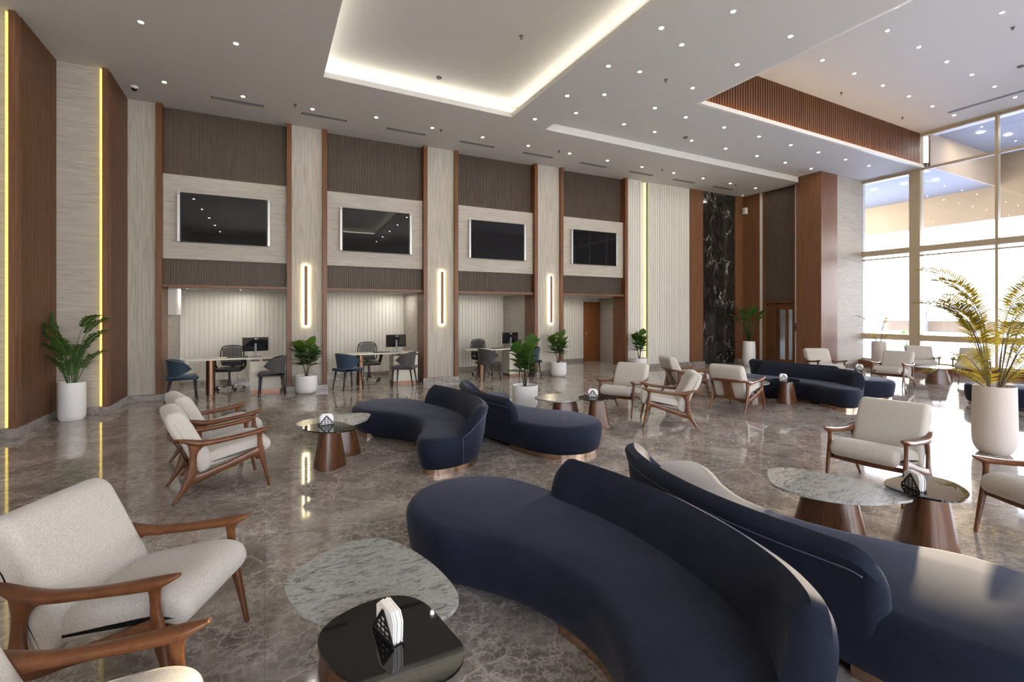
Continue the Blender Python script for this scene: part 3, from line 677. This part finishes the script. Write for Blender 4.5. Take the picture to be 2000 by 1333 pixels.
def make_guest(name_m, label):
    """wrap-around shell chair, faces +x"""
    t = thing('dining_chair', label, 'chair', group='guest chairs at the desks')
    cushion([(-.22, .405), (.0, .40), (.22, .405), (.245, .44), (.22, .475), (0, .48), (-.22, .47), (-.24, .44)], .23, .03, 'seat', name_m, t).rotation_euler = (0, 0, -PI/2)
    # shell: grid around the rear
    def shell(off):
        rows = []
        for j in range(9):
            v = j/8; row = []
            for i in range(25):
                a = math.radians(-118+236*i/24); w_ = abs(i-12)/12
                ztop = .80-.10*w_**2-.10*max(0, w_-.7)/.3; zbot = .40+.20*w_**1.6
                z = zbot+(ztop-zbot)*v; r = .225+.05*v+off
                x = -math.cos(a)*r*1.0+.02; y = math.sin(a)*r*1.08
                row.append((x, y, z))
            rows.append(row)
        return rows
    a, b = shell(0), shell(-.035); n = 25; m_ = 9
    vs = [p for r in a for p in r]+[p for r in b for p in r]; fs = []; o2 = n*m_
    for j in range(m_-1):
        for i in range(n-1):
            fs.append((j*n+i, j*n+i+1, (j+1)*n+i+1, (j+1)*n+i)); fs.append((o2+j*n+i, o2+(j+1)*n+i, o2+(j+1)*n+i+1, o2+j*n+i+1))
    for i in range(n-1): fs.append((i, o2+i, o2+i+1, i+1)); k = (m_-1)*n; fs.append((k+i, k+i+1, o2+k+i+1, o2+k+i))
    for j in range(m_-1): fs.append((j*n, (j+1)*n, o2+(j+1)*n, o2+j*n)); k = n-1; fs.append((j*n+k, o2+j*n+k, o2+(j+1)*n+k, (j+1)*n+k))
    MB().add(vs, fs).ob('backrest', name_m, t, smooth='auto')
    for x, y in ((.2, -.18), (.2, .18), (-.17, -.17), (-.17, .17)):
        MB().sweep([((x*1.15+(-.04 if x < 0 else .0), y*1.12, 0), .010, .010), ((x, y, .41), .022, .022)], (0, 1, 0), 10).ob('leg', 'dark_leg', t, smooth=True)
    return t
def make_monitor():
    t = thing('computer_monitor', 'x', 'monitor', group='monitors on the desks')
    s = MB().box(-.25, .25, -.012, .012, .13, .43).ob('screen_housing', 'screen', t, bevel=.004)
    MB().box(-.25, .25, .012, .014, .135, .425).ob('screen', 'black_glass', t)
    MB().box(-.02, .02, -.035, -.012, .02, .30).ob('stand', 'grey_plastic', t, bevel=.003); MB().box(-.11, .11, -.10, .07, 0, .012).ob('foot', 'grey_plastic', t, bevel=.003)
    MB().lathe([(.013, 0), (.013, .002)], 16).ob('logo_disc', 'logo_white', s, M=Matrix.Translation((.0, -.014, .395)) @ Matrix.Rotation(PI/2, 4, 'X'))
    cu = bpy.data.curves.new('logo', 'FONT'); cu.body = 'LG'; cu.size = .034; cu.extrude = .0006
    to = bpy.data.objects.new('tmp', cu); C.objects.link(to); bpy.context.view_layer.update()
    me = bpy.data.meshes.new_from_object(to.evaluated_get(bpy.context.evaluated_depsgraph_get())); bpy.data.objects.remove(to)
    lo = bpy.data.objects.new('lettering', me); C.objects.link(lo); me.materials.clear(); me.materials.append(MT['logo_white']); lo.parent = s
    lo.matrix_world = Matrix.Translation((.017, -.0135, .385)) @ Matrix.Rotation(PI/2, 4, 'X')
    return t
def make_keyboard():
    t = MB().box(-.2, .2, -.07, .07, 0, .018).ob('keyboard', 'black_plastic', bevel=.004); return t
D0, O0, GB, GG, M0 = make_desk(), make_office(), make_guest('blue_leather', 'x'), make_guest('grey_leather', 'x'), make_monitor()
GB.scale = GG.scale = (1.06, 1.06, 1.03)
bay = ['first (leftmost)', 'second', 'third']
for i in range(3):
    u = U[i]; R_ = math.radians
    items = [(D0, (u+1.20, .28), WA, 'pale desk with copper leg and drawer pedestal in the %s bay' % bay[i]),
             (O0, (u+1.08, .86), WA+.15*(i-1), 'black mesh office chair with chrome base behind the desk in the %s bay' % bay[i]),
             (M0, (u+1.62, .20), WA+.12, 'black computer monitor seen from behind on the desk in the %s bay' % bay[i])]
    gl_ = [[(GB, (.36, -.31), 10, 'blue shell chair left of the desk in the first bay'), (GG, (1.95, -.40), 176, 'grey shell chair turned sideways right of the desk in the first bay')],
           [(GB, (.42, -.30), 25, 'blue shell chair left of the desk in the second bay'), (GG, (1.68, -.42), 150, 'grey shell chair right of the desk in the second bay')],
           [(GG, (.72, -.35), 5, 'grey shell chair left of the desk in the third bay'), (GB, (1.92, -.40), 170, 'blue shell chair right of the third desk, behind the potted fig')]][i]
    for s_, (uu, yy), ro, lab in items:
        p = BP(uu, yy, .763 if s_ is M0 else 0)
        if i == 0: s_.location = p; s_.rotation_euler.z = ro; s_['label'] = lab
        else: dup(s_, p, ro, lab)
    for s_, (uu, yy), ro, lab in gl_:
        p = BP(u+uu, yy)
        if s_['label'] == 'x': s_.location = p; s_.rotation_euler.z = R_(ro); s_['label'] = lab
        else: dup(s_, p, R_(ro), lab)
    k = make_keyboard() if i == 0 else kb0.copy()
    if i == 0: kb0 = k
    else: C.objects.link(k)
    tagt(k, 'black keyboard lying on the desk in the %s bay' % bay[i], 'keyboard', 'keyboards on the desks'); k.location = BP(u+1.28, .24, .763)

# ------------------------------------------------------------------ televisions and wall lights
def make_tv():
    t = thing('television', 'x', 'television', group='televisions on the back wall')
    MB().box(-.80, .80, -.05, 0, -.50, .50).ob('housing', 'black_plastic', t, bevel=.004)
    MB().box(-.765, .765, -.056, -.05, -.49, .49).ob('screen', 'screen', t)
    for sx in (-1, 1):
        b = MB().box(sx*.81-.025, sx*.81+.025, -.065, 0, -.50, .50).ob('side_bar', 'silver', t, bevel=.006)
        MB().lathe([(.012, 0), (.012, .003)], 14).ob('emblem', 'dark_grille', b, M=Matrix.Translation((sx*.81, -.065, .46)) @ Matrix.Rotation(PI/2, 4, 'X'))
    return t
TV0 = make_tv()
for i, u in enumerate([1.072, 4.172, 7.345, 10.51]):
    lab = 'wide black television with silver side bars above the %s bay' % ['first (leftmost)', 'second', 'third', 'fourth (rightmost)'][i]
    p = BP(u, .012, 3.665)
    if i == 0: TV0.location = p; TV0.rotation_euler.z = WA; TV0['label'] = lab
    else: dup(TV0, p, WA, lab)
def make_sconce():
    t = thing('wall_light', 'x', 'wall light', group='vertical wall lights on the piers')
    MB().box(-.066, .066, -.034, -.012, -.69, .69).ob('light_edge', 'led_halo', t)
    MB().box(-.036, .036, -.06, -.0345, -.66, .66).ob('cover', 'door_wood', t, bevel=.003)
    MB().box(-.03, .03, -.012, .0, -.5, .5).ob('back_plate', 'silver', t)
    return t
L0 = make_sconce()
for i, u in enumerate([2.62, 5.775, 8.98]):
    lab = 'glowing vertical wall light on the %s pier of the back wall' % ['first', 'second', 'third'][i]; p = BP(u, -.021, 2.115)
    if i == 0: L0.location = p; L0.rotation_euler.z = WA; L0['label'] = lab
    else: dup(L0, p, WA, lab)

# ------------------------------------------------------------------ ceiling fittings
def make_down(m):
    t = thing('downlight', 'x', 'ceiling light')
    MB().lathe([(.027, 0), (.040, -.002), (.041, -.006), (.037, -.008), (.029, -.005)], 24, caps=False).ob('trim_ring', 'white_trim', t, smooth='auto')
    MB().lathe([(.028, -.004), (.028, -.003)], 20).ob('lamp', m, t)
    return t
DL = make_down('lamp_cool'); DR = make_down('lamp_room'); used = {}
def down(x, y, z, lab, group, src=None):
    src = src or DL
    if src.name not in used: used[src.name] = 1; src.location = (x, y, z); src['label'] = lab; src['group'] = group
    else: dup(src, (x, y, z), 0, lab, group)
ORD = ['first', 'second', 'third', 'fourth', 'fifth', 'sixth', 'seventh', 'eighth', 'ninth', 'tenth', 'eleventh', 'twelfth', 'thirteenth', 'fourteenth']
g1 = 'downlights in the main ceiling'; k_ = Z1-.0
def s5(v): return v*4.18/4.15
for k in range(14): down(s5(-1.59+1.225*k), s5(10.42-.0025*k) if k < 3 else s5(10.23), Z1, '%s downlight from the left in the row along the back wall' % ORD[k], g1)
for k, x in enumerate((-2.75, -1.56, -.39)): down(s5(x), s5(8.43), Z1, '%s downlight from the left in the short row left of the cove' % ORD[k], g1)
for k, y in enumerate((8.77, 7.55, 6.33, 5.13)): down(s5(5.10), s5(y), Z1, '%s downlight from the back in the strip right of the cove' % ORD[k], g1)
g2 = 'downlights in the raised ceiling'
for k, y in enumerate((8.5, 7.53, 6.53, 5.56, 4.61)):
    down(5.97, y, Z2, '%s downlight from the back in the leftmost row of the raised ceiling' % ORD[k], g2); down(7.3, y, Z2, '%s downlight from the back in the second row of the raised ceiling' % ORD[k], g2)
for k, x in enumerate((8.25, 9.49, 10.74, 12.0, 13.25, 14.49)): down(x, 8.52, Z2, '%s downlight from the left in the back row of the raised ceiling' % ORD[k], g2)
for k, x in enumerate((8.25, 9.49, 10.74, 12.0, 13.2, 14.49, 15.7)): down(x, 7.57, Z2, '%s downlight from the left in the raised ceiling row along the timber lip' % ORD[k], g2)
g3 = 'downlights in the high ceiling'
for k in range(6): down(10.52+1.21*k, 4.76, Z3, '%s downlight from the left in the middle row of the high ceiling' % ORD[k], g3)
for k in range(6): down(10.52+1.215*k, 5.95, Z3, '%s downlight from the left in the back row of the high ceiling' % ORD[k], g3)
for k in range(5): down(11.71+1.21*k, 3.53, Z3, '%s downlight from the left in the frontmost row of the high ceiling' % ORD[k], g3)
g4 = 'downlights inside the desk bays'
for k, (x, y) in enumerate([(-1.5, 12.6), (-.5, 12.5), (-.5, 13.1), (1.85, 12.65), (3.1, 12.6), (3.1, 13.05), (5.76, 12.55), (7.1, 13.3), (8.4, 12.53), (9.6, 12.59), (9.64, 13.2), (11.0, 13.5)]):
    down(x, y, ZO+.03, 'small downlight in the low bay ceiling, %s from the left' % ORD[k], g4, DR)
# behind the viewpoint the same grid goes on
for k in range(5):
    for j in range(3): down(-2.6 if j == 0 else (5.13 if j == 1 else 7.3), 2.6-1.9*k, Z2 if j == 2 else Z1, 'downlight overhead, %s towards the rear in the %s row out of view' % (ORD[k], ['left', 'middle', 'right'][j]), 'downlights behind the viewpoint')
for k, (x, y, z) in enumerate(OUTER_LAMPS):
    o = dup(DL, (x, y, z), 0, 'large downlight in the outer ceiling, %s seen through the glass' % ORD[k], 'downlights in the outer ceiling'); o.scale = (2.6, 2.6, 1)
# slot air vents
def make_vent():
    t = thing('air_vent', 'x', 'air vent', group='slot air vents in the main ceiling')
    MB().box(-.45, .45, -.05, .05, -.006, 0).ob('frame', 'dark_grille', t)
    for y in (-.025, 0, .025): MB().box(-.43, .43, y-.004, y+.004, -.012, -.006).ob('slat', 'grey_plastic', t)
    return t
V0 = make_vent()
for k, (a, b) in enumerate([(-.89, -.03), (.69, 1.55), (2.42, 3.30), (4.16, 5.05), (5.89, 6.79), (7.64, 8.58), (9.4, 10.3), (11.16, 12.07), (12.93, 13.87)]):
    lab = 'dark slot air vent, %s from the left along the back wall ceiling' % ORD[k]; p = ((a+b)/2*1.007, 10.72*1.007, Z1)
    if k == 0: V0.location = p; V0['label'] = lab
    else: dup(V0, p, 0, lab)
tagt(MB().box(16.2, 16.32, -2, 5.95, Z3-.008, Z3).ob('air_vent', 'dark_grille'), 'long dark linear slot vent in the high ceiling along the window wall', 'air vent')
def make_spr():
    t = thing('sprinkler_head', 'x', 'sprinkler', group='sprinkler heads')
    MB().lathe([(.035, 0), (.035, -.004), (.014, -.008), (.010, -.035), (.006, -.045)], 16).ob('body', 'dark_grille', t, smooth='auto')
    MB().lathe([(.020, -.047), (.020, -.044)], 14).ob('deflector', 'dark_grille', t); return t
K0 = make_spr()
for k, (x, y, z, wh) in enumerate([(.54, 10.42, Z1, 'above the first pier'), (3.55, 10.33, Z1, 'above the second pier'), (6.69, 10.27, Z1, 'above the third pier'), (10.2, 10.23, Z1, 'above the pale fluted wall'), (13.5, 10.33, Z1, 'above the black marble'),
        (6.60, 6.53, Z2, 'between two downlight rows of the raised ceiling'), (3.7, 6.8, Z1+.34, 'inside the cove tray'), (12.47, 6.61, Z3, 'high ceiling close to the timber face'), (15.53, 6.67, Z3, 'high ceiling in the window corner'), (12.5, 3.62, Z3, 'at the top right of the picture')]):
    lab = 'small dark sprinkler head %s' % wh
    if k == 0: K0.location = (x, y, z); K0['label'] = lab
    else: dup(K0, (x, y, z), 0, lab)
def make_smoke():
    t = thing('smoke_detector', 'x', 'smoke detector', group='smoke detectors')
    MB().lathe([(.06, 0), (.06, -.012), (.045, -.03), (.02, -.034)], 24).ob('housing', 'dark_grille', t, smooth='auto'); MB().lathe([(.075, 0), (.075, -.006)], 24).ob('base', 'white_trim', t, smooth='auto'); return t
Q0 = make_smoke(); Q0.location = (2.95, 9.0-.3, Z1+.34); Q0['label'] = 'round smoke detector inside the cove tray'
dup(Q0, (9.16, 8.41, Z2), 0, 'round smoke detector in the raised ceiling between the downlights'); dup(Q0, (14.6, 4.1, Z3), 0, 'round smoke detector in the high ceiling at the right edge')
t = thing('dome_camera', 'white dome security camera on the ceiling by the left timber fin', 'security camera', (-2.12, 10.95, Z1))
MB().lathe([(.06, 0), (.06, -.03), (.055, -.04)], 24).ob('base', 'white_trim', t, smooth='auto'); MB().lathe([(.045, -.04), (.04, -.062), (.025, -.08), (.005, -.086)], 24).ob('dome', 'black_glass', t, smooth='auto')
t = thing('wall_speaker', 'small white box fixed high on the timber in the far corner', 'wall box', (XE, 11.18, 5.36)); MB().box(-.12, 0, -.07, .07, -.12, .1).ob('housing', 'white_trim', t, bevel=.008); MB().box(-.13, -.12, -.04, .04, -.09, .07).ob('grille', 'silver', t)
t = thing('dome_camera', 'tiny white camera on the ceiling above the black marble', 'security camera', (14.85, 11.1, Z1)); MB().lathe([(.05, 0), (.05, -.03), (.03, -.06), (.005, -.07)], 20).ob('housing', 'white_trim', t, smooth='auto')
t = thing('switch_panel', 'dark switch panel on the pale strip beside the glazed door', 'switch', (XE, 9.36, 1.28)); MB().box(-.015, 0, -.05, .05, -.13, .13).ob('plate', 'black_plastic', t, bevel=.003)
for z in (-.06, .06): MB().box(-.02, -.015, -.03, .03, z-.03, z+.03).ob('button', 'grey_plastic', t)

# ------------------------------------------------------------------ plants
def pot(t, prof, m, zs, rs, soilr):
    MB().lathe(prof, 48, caps=False).ob('pot', m, t, smooth='auto'); MB().lathe([(soilr, zs-.01), (soilr, zs)], 32).ob('soil', 'soil', t)
def leaf(b, base, d, up, L, W, droop=.25, fold=.12, nseg=4, tip=.6):
    d = d.normalized(); s = d.cross(up).normalized(); u = s.cross(d).normalized(); vs = []; fs = []
    for i in range(nseg+1):
        f = i/nseg; c = base+d*(L*f)-Vector((0, 0, 1))*(droop*L*f*f); wd = W*math.sin(PI*min(1, f**tip*.97+.02))
        vs += [c-s*wd+u*wd*fold*2, c, c+s*wd+u*wd*fold*2]
    for i in range(nseg):
        a = 3*i; fs += [(a, a+1, a+4, a+3), (a+1, a+2, a+5, a+4)]
    b.add(vs, fs)
def make_fig(label, seed, hh, prof, zs):
    random.seed(seed)
    t = thing('potted_fig', label, 'potted plant', group='fiddle leaf figs in white pots'); pot(t, prof, 'pot_white', zs, 0, prof[-1][0]+.0)
    st_ = MB(); lv = MB()
    for k in range(3):
        a = 2*PI*k/3+random.random(); r = .10+.05*random.random(); top = Vector((r*math.cos(a), r*math.sin(a), zs+hh*(.72+.12*k)))
        pts = [Vector((.01*math.cos(a), .01*math.sin(a), zs-.01)), Vector((.03*math.cos(a), .03*math.sin(a), zs+.2*hh)), (top+Vector((.03*math.cos(a), .03*math.sin(a), zs+.2*hh)))/2, top]
        st_.sweep([(tuple(p), .011-.002*i, .011-.002*i) for i, p in enumerate(pts)], (.1, 1, 0), 7, 2)
        for j in range(15):
            f = .18+.82*j/14; 
            p = pts[1].lerp(top, f); an = j*2.4+a; el_ = .1+.9*f+random.uniform(-.15, .15)
            d = Vector((math.cos(an)*math.cos(el_), math.sin(an)*math.cos(el_), math.sin(el_)))
            leaf(lv, p, d, Vector((0, 0, 1)), random.uniform(.19, .27), random.uniform(.065, .09), .12, .1, 5, .8)
    a_ = st_.ob('stem', 'bark', t, smooth=True); b_ = lv.ob('foliage', 'leaf_fig', t, smooth=True, fix=False); a_.scale = b_.scale = (1.35, 1.35, 1.02); return t
P_low = [(.0, 0), (.15, 0), (.19, .02), (.215, .07), (.225, .16), (.225, .38), (.215, .385), (.205, .37), (.20, .33)]
P_cyl = [(.0, 0), (.20, 0), (.225, .03), (.235, .08), (.235, .40), (.225, .405), (.215, .39), (.21, .35)]
for x, y, s, hh, pf, lab in [(.80, 11.18, 1, .74, P_low, 'fiddle leaf fig in a white pot under the first glowing wall light'), (4.24, 7.65, 2, .86, P_cyl, 'fiddle leaf fig in a white pot right behind the middle sofas'),
        (7.15, 11.02, 3, .80, P_low, 'fiddle leaf fig in a white pot beside the fourth bay opening'), (10.0, 10.95, 4, .76, P_low, 'fiddle leaf fig in a white pot in front of the yellow light slot')]:
    t = make_fig(lab, s, hh, pf, .345); t.location = (x, y, 0)
def frond(t, base, az_, lean, H, L, nl, ll, m, droop=1.0, wl=.012):
    nl = int(nl*1.45)
    if m == 'leaf_backlit': wl = .0075; nl = int(nl*1.15)
    """one palm frond: bare stem rising then arching, feathered with leaflets"""
    pts = []; p = Vector(base); el_ = PI/2-lean; n = 18
    for i in range(n+1):
        pts.append(p.copy()); f = i/n
        el2 = el_-(droop*1.35*max(0, f-.35)**1.3)
        p = p+Vector((math.cos(az_)*math.cos(el2), math.sin(az_)*math.cos(el2), math.sin(el2)))*((H+L)/n)
    fr = MB().sweep([(tuple(q), .007*(1-.75*i/n), .007*(1-.75*i/n)) for i, q in enumerate(pts)], (math.sin(az_), -math.cos(az_), 0), 6, 2)
    i0 = int(n*H/(H+L)); b = MB(); tot = n-i0
    for j in range(nl):
        f = j/(nl-1); s = i0+f*(tot-.05); k = min(int(s), n-1); q = pts[k].lerp(pts[k+1], s-k); tg = (pts[k+1]-pts[k]).normalized()
        side = Vector((-math.sin(az_), math.cos(az_), 0)); up = side.cross(tg)*-1
        if up.z < 0: up = -up
        for sg in (-1, 1):
            d = (side*sg*.85+tg*((.45 if m == 'leaf_backlit' else .6)+.45*f)+up*random.uniform(.1, .35)).normalized()
            leaf(b, q, d, up, ll*(.45+.75*math.sin(PI*(f*.75+.15)))*random.uniform(.9, 1.1), wl, random.uniform(.05, .3), .15, 3, .6)
    o = fr.ob('frond_stem', 'bark' if m != 'leaf_palm' else 'leaf_palm', t, smooth=True); b.ob('leaflets', m, o, smooth=False, fix=False)
def make_palm(label, loc, prof, pm, zs, fr, m, group='potted palms', seed=3, lim=None):
    random.seed(seed)
    t = thing('potted_palm', label, 'potted plant', loc, 0, group); pot(t, prof, pm, zs, 0, prof[-1][0])
    for a, ln, H, L, nl, ll, dr_ in fr:
        a = math.radians(a); frond(t, (.05*math.cos(a), .05*math.sin(a), zs-.01), a, ln, H, L, nl, ll, m, dr_)
    if lim:   # leaves lie against the walls instead of growing into them
        for f_ in t.children:
            for o in (f_, *f_.children):
                for v in o.data.vertices: v.co.x = max(v.co.x, lim[0]-loc[0]+.004*math.sin(v.index)); v.co.y = min(v.co.y, lim[1]-loc[1]+.004*math.sin(v.index))
    return t
# azimuth 0 = +X ; picture right is about -27 deg, towards the viewer about -117 deg
make_palm('palm in a white cylinder pot between the two timber fins on the left', (-2.76, 10.10, 0), [(0, 0), (.145, 0), (.168, .03), (.175, .08), (.175, .60), (.167, .605), (.16, .59), (.155, .55)], 'pot_white', .56,
    [(170, .06, .95, .34, 20, .12, 1.4), (-30, .14, .90, .40, 18, .13, 1.7), (-35, .30, .68, .45, 20, .14, 1.5), (215, .22, .66, .42, 22, .14, 1.1), (230, .25, .42, .42, 20, .13, 1.3), (-30, .5, .32, .48, 20, .14, 1.3),
     (225, .35, .25, .34, 18, .13, 1.0), (-100, .22, .50, .4, 20, .15, 1.2), (-60, .3, .45, .38, 18, .15, 1.4), (-75, .5, .2, .38, 16, .15, 1.0), (-130, .1, .75, .35, 16, .13, 1.2), (-45, .1, 1.0, .36, 18, .13, 1.8)], 'leaf_palm', seed=5, lim=(-3.02, 10.35))
bigp = [(0, 0), (.13, 0), (.155, .02), (.188, .08), (.203, .15), (.207, .3), (.198, .815), (.188, .825), (.18, .81), (.175, .77)]
make_palm('tall yellow-green palm in a big rounded planter at the right', (7.93, 2.46, 0), bigp, 'pot_stone', .78,
    [(150, .14, .9, .95, 26, .24, 1.9), (-30, .17, .85, .95, 26, .26, 1.5), (-35, .28, .7, .85, 26, .26, 1.4), (155, .28, .75, .75, 26, .22, 2.0), (-110, .12, .95, .55, 26, .24, 2.3), (60, .10, 1.05, .5, 24, .22, 2.2),
     (160, .30, .42, .95, 28, .25, 1.3), (170, .75, .12, .80, 26, .24, 1.6), (140, .95, .1, .6, 22, .2, 1.5), (-30, .75, .12, .75, 24, .22, 1.7), (-100, .35, .5, .6, 24, .22, 1.8), (-60, .3, .75, .6, 24, .22, 1.9), (110, .2, .8, .6, 24, .2, 1.9), (-25, .5, .35, .7, 24, .22, 1.5), (-140, .2, .6, .5, 22, .2, 2.0), (150, .08, 1.15, .55, 26, .22, 2.1), (-30, .08, 1.1, .6, 26, .22, 1.8), (150, .20, .60, .70, 26, .22, 1.8), (-70, .18, .9, .5, 24, .2, 2.0)], 'leaf_backlit', seed=9)
make_palm('sparse backlit palm in a tall pale planter by the left end of the windows', (16.85, 7.85, 0), [(x*.95, z*1.04) for x, z in bigp], 'pot_stone', .80,
    [(150, .35, .5, .75, 14, .14, 2.0), (-30, .15, .75, .4, 14, .14, 1.6), (100, .2, .6, .4, 12, .14, 1.6), (-30, .6, .2, .35, 12, .14, 1.2), (160, .6, .2, .35, 12, .14, 1.0), (-120, .2, .7, .3, 12, .14, 1.6)], 'leaf_backlit', seed=12)
random.seed(21)
t = thing('potted_plant', 'broad leaved plant in a tall white vase beside the black marble', 'potted plant', (14.45, 10.55, 0)); pot(t, [(0, 0), (.15, 0), (.18, .03), (.2, .15), (.205, .4), (.19, .78), (.18, .785), (.17, .77), (.165, .74)], 'pot_white', .75, 0, .165)
lv = MB(); st_ = MB()
for k in range(16):
    a = k*2.4; ln = .06+.42*((k*5) % 16)/16; h = 1.15-.75*ln+random.uniform(-.15, .15); d = Vector((math.cos(a)*math.sin(ln), math.sin(a)*math.sin(ln), math.cos(ln)))
    p0 = Vector((0, 0, .74)); p1 = p0+d*h*1.05; st_.sweep([(tuple(p0), .009, .009), (tuple((p0+p1)/2), .008, .008), (tuple(p1), .006, .006)], (.1, 1, 0), 6, 2)
    leaf(lv, p1-d*.06, (d+Vector((math.cos(a), math.sin(a), 0))*.5), Vector((math.cos(a), math.sin(a), .3)), .50, .13, .45, .1, 6, .8)
st_.ob('stem', 'leaf_palm', t, smooth=True); lv.ob('foliage', 'leaf_palm', t, smooth=True, fix=False)

# ------------------------------------------------------------------ beyond the glass
def far(name, lab, cat, x, y, wx, wy, z0, z1, m='render_beige', grp=None): tagt(MB().box(x-wx/2, x+wx/2, y-wy/2, y+wy/2, z0, z1).ob(name, m), lab, cat, grp)
t = thing('canopy_building', 'flat roofed pale building far beyond the windows', 'building', (60, 22, 0))
MB().box(-4, 4, -9, 7, 1.9, 2.5).ob('roof', 'ground', t)
for y in (-8, -2.5, 2, 6): MB().box(-.3, .3, y-.3, y+.3, -.05, 1.9).ob('post', 'ground', t)
MB().box(1, 4, -6, 6, -.05, 1.0).ob('wall', 'render_beige', t)
random.seed(4)
for k in range(7):
    x, y = 27+random.uniform(0, 4), 14.5-2.3*k; t = thing('shrub', 'x', 'shrub', (x, y, -.05), group='shrubs outside the windows')
    t['label'] = '%s blurred green shrub from the left, outside below the window rail' % ORD[k]
    b = MB(); r = random.uniform(.35, .6)
    for j in range(240):
        d = Vector((random.gauss(0, 1), random.gauss(0, 1), random.gauss(0, 1))).normalized(); leaf(b, Vector((0, 0, r*.9))+d*r*random.uniform(.5, .95), d+Vector((0, 0, .3)), Vector((.1, .2, 1)), .16, .035, .1, .1, 3)
    b.ob('foliage', 'leaf_fig', t, fix=False); MB().lathe([(.03, 0), (.02, r)], 8).ob('stem', 'bark', t)
